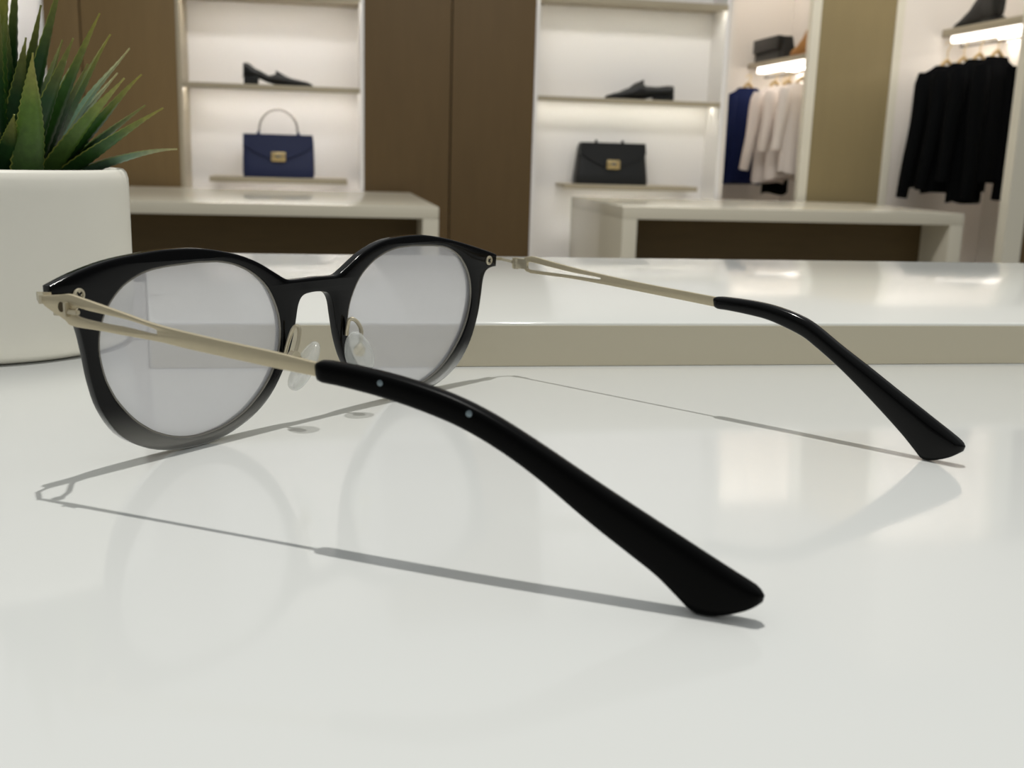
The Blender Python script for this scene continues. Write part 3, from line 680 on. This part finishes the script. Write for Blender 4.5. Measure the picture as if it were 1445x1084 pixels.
disc_screw(67.2, 36.0, GL); disc_screw(-64.6, 37.4, GL)

def sg(v, e): return (abs(v) ** e) * (1 if v >= 0 else -1)
def temple(A, B, loopM, slot, loopT, pins, side, thick, lab):
    A = Vector(A); B = Vector(B); t = (B - A).normalized(); nrm = Vector((-t.y, t.x)) * (1 if Vector((-t.y, t.x)).x > 0 else -1)   # nrm points to +x
    def mp(off):
        def f(s, z, d):
            p = A + t * s + nrm * (d + off)
            return (p.x * MMS, p.y * MMS, z * MMS)
        return f
    loops = [catmull(loopM, True, 5)] + ([catmull(slot, True, 5)] if slot else [])
    T = tag(obj('temple', plate(loops, thick, 0.22, mp(0), res=1), M['metal'], GL, angle=35), lab)
    up, lo = loopT
    def resample(P, n):
        P = catmull(P, False, 8); D = [0.0]
        for p, q in zip(P, P[1:]): D.append(D[-1] + (q - p).length)
        out = []; j = 0
        for k in range(n):
            d = D[-1] * k / (n - 1)
            while j < len(D) - 2 and D[j + 1] < d: j += 1
            u_ = (d - D[j]) / max(1e-9, D[j + 1] - D[j]); out.append(P[j].lerp(P[j + 1], min(1, u_)))
        return out
    NS = 90; Ua = resample(up, NS); La = resample(lo, NS); tb = bmesh.new(); rings = []; f0 = mp(0)
    for k in range(NS):
        c = (Ua[k] + La[k]) / 2; h = (Ua[k] - La[k]) / 2; e = min(1.0, k / 3.0, (NS - 1 - k) / 2.5); e = max(0.25, math.sqrt(max(0, 1 - (1 - e) ** 2)))
        rings.append([f0(c.x + h.x * sg(cos(a_), 0.62), c.y + h.y * sg(cos(a_), 0.62), 1.75 * e * sg(sin(a_), 0.62)) for a_ in [2 * pi * q_ / 24 for q_ in range(24)]])
    loft(tb, rings)
    tip_ = tag(obj('temple_tip', tb, M['acetate_soft'] if side < 0 else M['acetate'], T, angle=45), 'black temple tip flaring to a slanted end')
    for (s, z) in pins:
        bm = bmesh.new(); f = mp(0); out = -1.72 if side < 0 else 1.72; rings = []
        for rr, d in ((0.55, 0.25), (0.55, 0.0), (0.35, -0.06)):
            rings.append([bm.verts.new(f(s + rr * cos(2 * pi * k / 16), z + rr * sin(2 * pi * k / 16), out + (d if side < 0 else -d))) for k in range(16)])
        for P_, Q_ in zip(rings, rings[1:]):
            for k in range(16): bm.faces.new((P_[k], P_[(k + 1) % 16], Q_[(k + 1) % 16], Q_[k]))
        bm.faces.new(rings[0][::-1]); bm.faces.new(rings[-1])
        obj('rivet', bm, M['rivet'], tip_)
    return T, mp
# left of the photo, near the camera: its outer face is seen
TL, mpL = temple((-76, -4), (-42.98, -130.08),
    [(4.0,38.7,'c'),(8.1,39.2),(10.5,39.5),(13.8,38.9),(18.7,37.9),(23.6,36.9),(30.6,35.5),(42,34.2),(55.0,33.0),(61.5,32.2),(66,31.8,'c'),(66,29.4,'c'),(60.7,29.8),(51.5,30.5),(37.9,31.7),(30.5,32.5),(23.3,32.9),(17.1,33.3),(10.9,33.6),(9.2,34.6),(6.0,36.1),(4.5,36.9),(3.9,37.8,'c')],
    [(12.2,37.1),(13.4,37.0),(15.7,36.7),(23.5,35.9),(29.6,34.75),(30.2,34.2),(29.6,33.75),(23.4,34.4),(17.2,34.8),(12.4,35.4),(11.6,36.2)],
    ([(63.1,31.2),(64.3,32.5),(72.0,32.1),(79.3,31.2),(86.4,29.8),(91.6,28.3),(96.7,26.3),(103.4,23.1),(111.4,19.0),(119,15.2),(127.6,11.0),(133.7,8.0),(137.9,5.9),(139.4,4.6)],
     [(63.1,29.6),(64.2,28.8),(68,28.5),(75.7,27.5),(82.9,26.1),(89.9,24.2),(96.8,21.3),(103.6,17.5),(112.1,11.8),(118.6,7.8),(123.1,5.0),(126.4,2.3),(128.9,0.3),(131.3,0.0),(134.2,0.7),(137.0,2.0),(139.2,3.6)]),
    [(76.0,30.1),(91.9,26.9)], -1, 0.95, 'champagne metal temple nearest the camera')
# right of the photo, farther away: its inner face is seen
TR, mpR = temple((77, -5), (69.26, -131.74),
    [(3.6,36.4),(5.6,37.2),(7.8,37.3),(16,36.2),(27.1,34.9),(45.2,33.4),(60,32.5),(70,31.9,'c'),(70,29.3,'c'),(58,30.1),(45.3,30.9),(32.2,31.7),(20.9,32.2),(8.0,32.3),(5.8,32.5),(4.0,33.3)],
    [(5.0,34.9),(5.4,35.5),(7.7,35.5),(20.8,34.1),(30.9,33.5),(31.7,33.15),(30.9,32.85),(20.9,33.1),(7.4,33.3),(5.4,33.5),(5.0,34.0)],
    ([(68.5,31.0),(69.6,32.2),(79.5,32.2),(86.6,31.4),(92.5,30.0),(96.8,28.2),(103.8,23.9),(111.6,19.4),(119,15.0),(126.4,10.7),(133.2,6.6),(135.1,4.9)],
     [(68.5,29.8),(69.6,29.0),(73,28.9),(79.8,28.4),(85.3,27.6),(93.0,25.2),(97.3,22.9),(104.4,18.2),(112.3,12.1),(120.2,5.5),(124.3,1.6),(125.8,0.2),(127.3,0.0),(129.3,0.5),(132.4,1.9),(134.8,3.7)]),
    [], 1, 0.95, 'champagne metal temple farther from the camera')

# hinges
def mm(p): return tuple(q * MMS for q in p)
def hinge(sx, arm, barrel, hz, parent):
    bm = bmesh.new()
    pts = [Vector(p) for p in arm]
    def bar(a, b, hw_, hz_):
        d = (b - a).normalized(); n_ = Vector((-d.y, d.x, 0)).normalized()
        V = []
        for p in (a, b):
            for i, j in ((-1, -1), (1, -1), (1, 1), (-1, 1)): V.append(bm.verts.new(mm(p + n_ * hw_ * i + Vector((0, 0, hz_ * j)))))
        bm.faces.new(V[0:4][::-1]); bm.faces.new(V[4:8])
        for k in range(4): bm.faces.new((V[k], V[(k + 1) % 4], V[4 + (k + 1) % 4], V[4 + k]))
    for a, b in zip(pts, pts[1:]): bar(a, b + (b - a).normalized() * 0.3, 0.45, hz)
    H = obj('hinge', bm, M['metal_shiny'], parent); tag(H, 'small polished metal hinge')
    bm = bmesh.new(); c = Vector(barrel)
    for k in range(3):
        z0 = -1.5 + k * 1.02
        tube(bm, [mm(c + Vector((0, 0, z0))), mm(c + Vector((0, 0, z0 + 0.92)))], 1.15 * MMS, 16)
    tube(bm, [mm(c + Vector((0, 0, -1.6))), mm(c + Vector((0, 0, 1.75)))], 0.7 * MMS, 12)
    obj('barrel', bm, M['metal_shiny'], H)
    return H
HR = hinge(1, [(70.2, -1.6, 36.2), (73.6, -2.2, 36.0), (76.4, -4.2, 35.2), (77.0, -7.2, 34.9)], (76.9, -5.6, 34.7), 0.42, GL)
bm = bmesh.new(); box(bm, 76.2 * MMS, 77.8 * MMS, -9.6 * MMS, -4.4 * MMS, 33.3 * MMS, 36.4 * MMS, bev=0.0003); obj('hinge_block', bm, M['metal_shiny'], HR)
HL = hinge(-1, [(-70.2, -2.2, 37.6), (-73.2, -3.4, 38.0), (-75.3, -7.6, 38.0)], (-72.9, -9.6, 36.6), 0.8, GL)
bm = bmesh.new()   # lug, pin and plate on the outer face of the near temple
def lbox(s0, s1, z0, z1, d0, d1):
    f = mpL(0); V = [bm.verts.new(f(a_, b_, c_)) for c_ in (d0, d1) for a_, b_ in ((s0, z0), (s1, z0), (s1, z1), (s0, z1))]
    bm.faces.new(V[0:4]); bm.faces.new(V[4:8][::-1])
    for k in range(4): bm.faces.new((V[k], V[(k + 1) % 4], V[4 + (k + 1) % 4], V[4 + k]))
lbox(10.6, 13.0, 35.9, 36.7, -1.3, -0.3); lbox(9.9, 10.7, 35.4, 38.0, -1.5, -0.3)
bmesh.ops.bevel(bm, geom=bm.edges[:], offset=0.00015, segments=2, affect='EDGES')
obj('hinge_block', bm, M['metal_shiny'], HL)
bm = bmesh.new(); f = mpL(0); rings = []
for rr, d in ((0.75, -0.3), (0.75, -0.50), (0.35, -0.50)): rings.append([f(8.6 + rr * cos(2 * pi * k / 16), 37.0 + 1.3 * rr * sin(2 * pi * k / 16), d) for k in range(16)])
loft(bm, rings); obj('hinge_recess', bm, M['hole'], HL)
bm = bmesh.new(); tube(bm, [mm((-64.6, -1.6, 37.4)), mm((-66.8, -4.0, 37.2)), mm((-69.5, -7.6, 37.0)), mm((-72.3, -9.6, 37.0))], 0.55 * MMS, 10); obj('hinge_link', bm, M['metal_shiny'], HL)

# nose pads
def nose_pad(s, c, long_dir, nrm, lab):
    c = Vector(c); ld = Vector(long_dir).normalized(); nv = Vector(nrm); nv = (nv - ld * nv.dot(ld)).normalized(); sd = ld.cross(nv)
    bm = bmesh.new(); rings = []; K = 28
    for (r_, h_) in ((0.35, -0.9), (0.8, -0.9), (0.97, -0.55), (1.0, 0.0), (0.96, 0.5), (0.85, 0.75), (0.7, 0.62), (0.3, 0.5)):
        rings.append([bm.verts.new(mm(c + ld * (6.6 * r_ * cos(2 * pi * k / K)) + sd * (3.7 * r_ * sin(2 * pi * k / K) * (1 + 0.15 * cos(2 * pi * k / K))) + nv * (h_ * 1.25))) for k in range(K)])
    for A, B in zip(rings, rings[1:]):
        for k in range(K): bm.faces.new((A[k], A[(k + 1) % K], B[(k + 1) % K], B[k]))
    bm.faces.new(rings[0][::-1]); bm.faces.new(rings[-1])
    pad = tag(obj('nose_pad', bm, M['silicone'], GL, angle=60), lab)
    # metal box set in the back of the pad
    bm = bmesh.new(); q = c - nv * 1.5
    tube(bm, [mm(q - ld * 0.0 - nv * 0.6), mm(q + nv * 1.0)], 1.5 * MMS, 16)
    pb = obj('pad_mount', bm, M['metal_shiny'], pad)
    # wire loop from the rim to the pad
    a = q - nv * 0.4
    pts = []
    if s < 0:
        box_ = Vector((-10.6, -4.4, 18.1))
        tube_bm = bmesh.new(); tube(tube_bm, [mm(box_ + Vector((0.1, 0.9, 0))), mm(box_ + Vector((-0.1, -0.9, 0)))], 1.25 * MMS, 16)
        obj('pad_box', tube_bm, M['metal_shiny'], pad)
        ctrl = [Vector((-10.1, -0.7, 18.2)), Vector((-9.8, -1.8, 21.6)), Vector((-9.5, -2.9, 24.2)), Vector((-8.9, -3.6, 25.0)), Vector((-8.6, -4.2, 24.2)), Vector((-9.2, -4.5, 21.4)), Vector((-10.3, -4.5, 18.6))]
    else:
        ctrl = [Vector((10.4, -0.9, 20.2)), Vector((10.3, -1.4, 22.6)), Vector((10.5, -1.8, 24.2)), Vector((11.0, -2.6, 24.5)), Vector((11.7, -3.6, 23.6)), Vector((12.1, -4.5, 21.4)), a]
    for i in range(len(ctrl) - 1):
        p0 = ctrl[max(0, i - 1)]; p1 = ctrl[i]; p2 = ctrl[i + 1]; p3 = ctrl[min(len(ctrl) - 1, i + 2)]
        for k in range(6):
            t = k / 6; pts.append(0.5 * (2 * p1 + (p2 - p0) * t + (2 * p0 - 5 * p1 + 4 * p2 - p3) * t * t + (-p0 + 3 * p1 - 3 * p2 + p3) * t ** 3))
    pts.append(ctrl[-1])
    obj('pad_arm', tube(bmesh.new(), [mm(p) for p in pts], 0.52 * MMS, 10), M['metal_shiny'], pad)
nose_pad(-1, (-8.9, -6.2, 15.6), (-0.50, 0.15, -0.86), (0.95, -0.22, -0.1), 'clear silicone nose pad')
nose_pad(1, (9.9, -5.8, 16.2), (0.42, 0.15, -0.9), (-0.80, -0.55, -0.1), 'clear silicone nose pad')
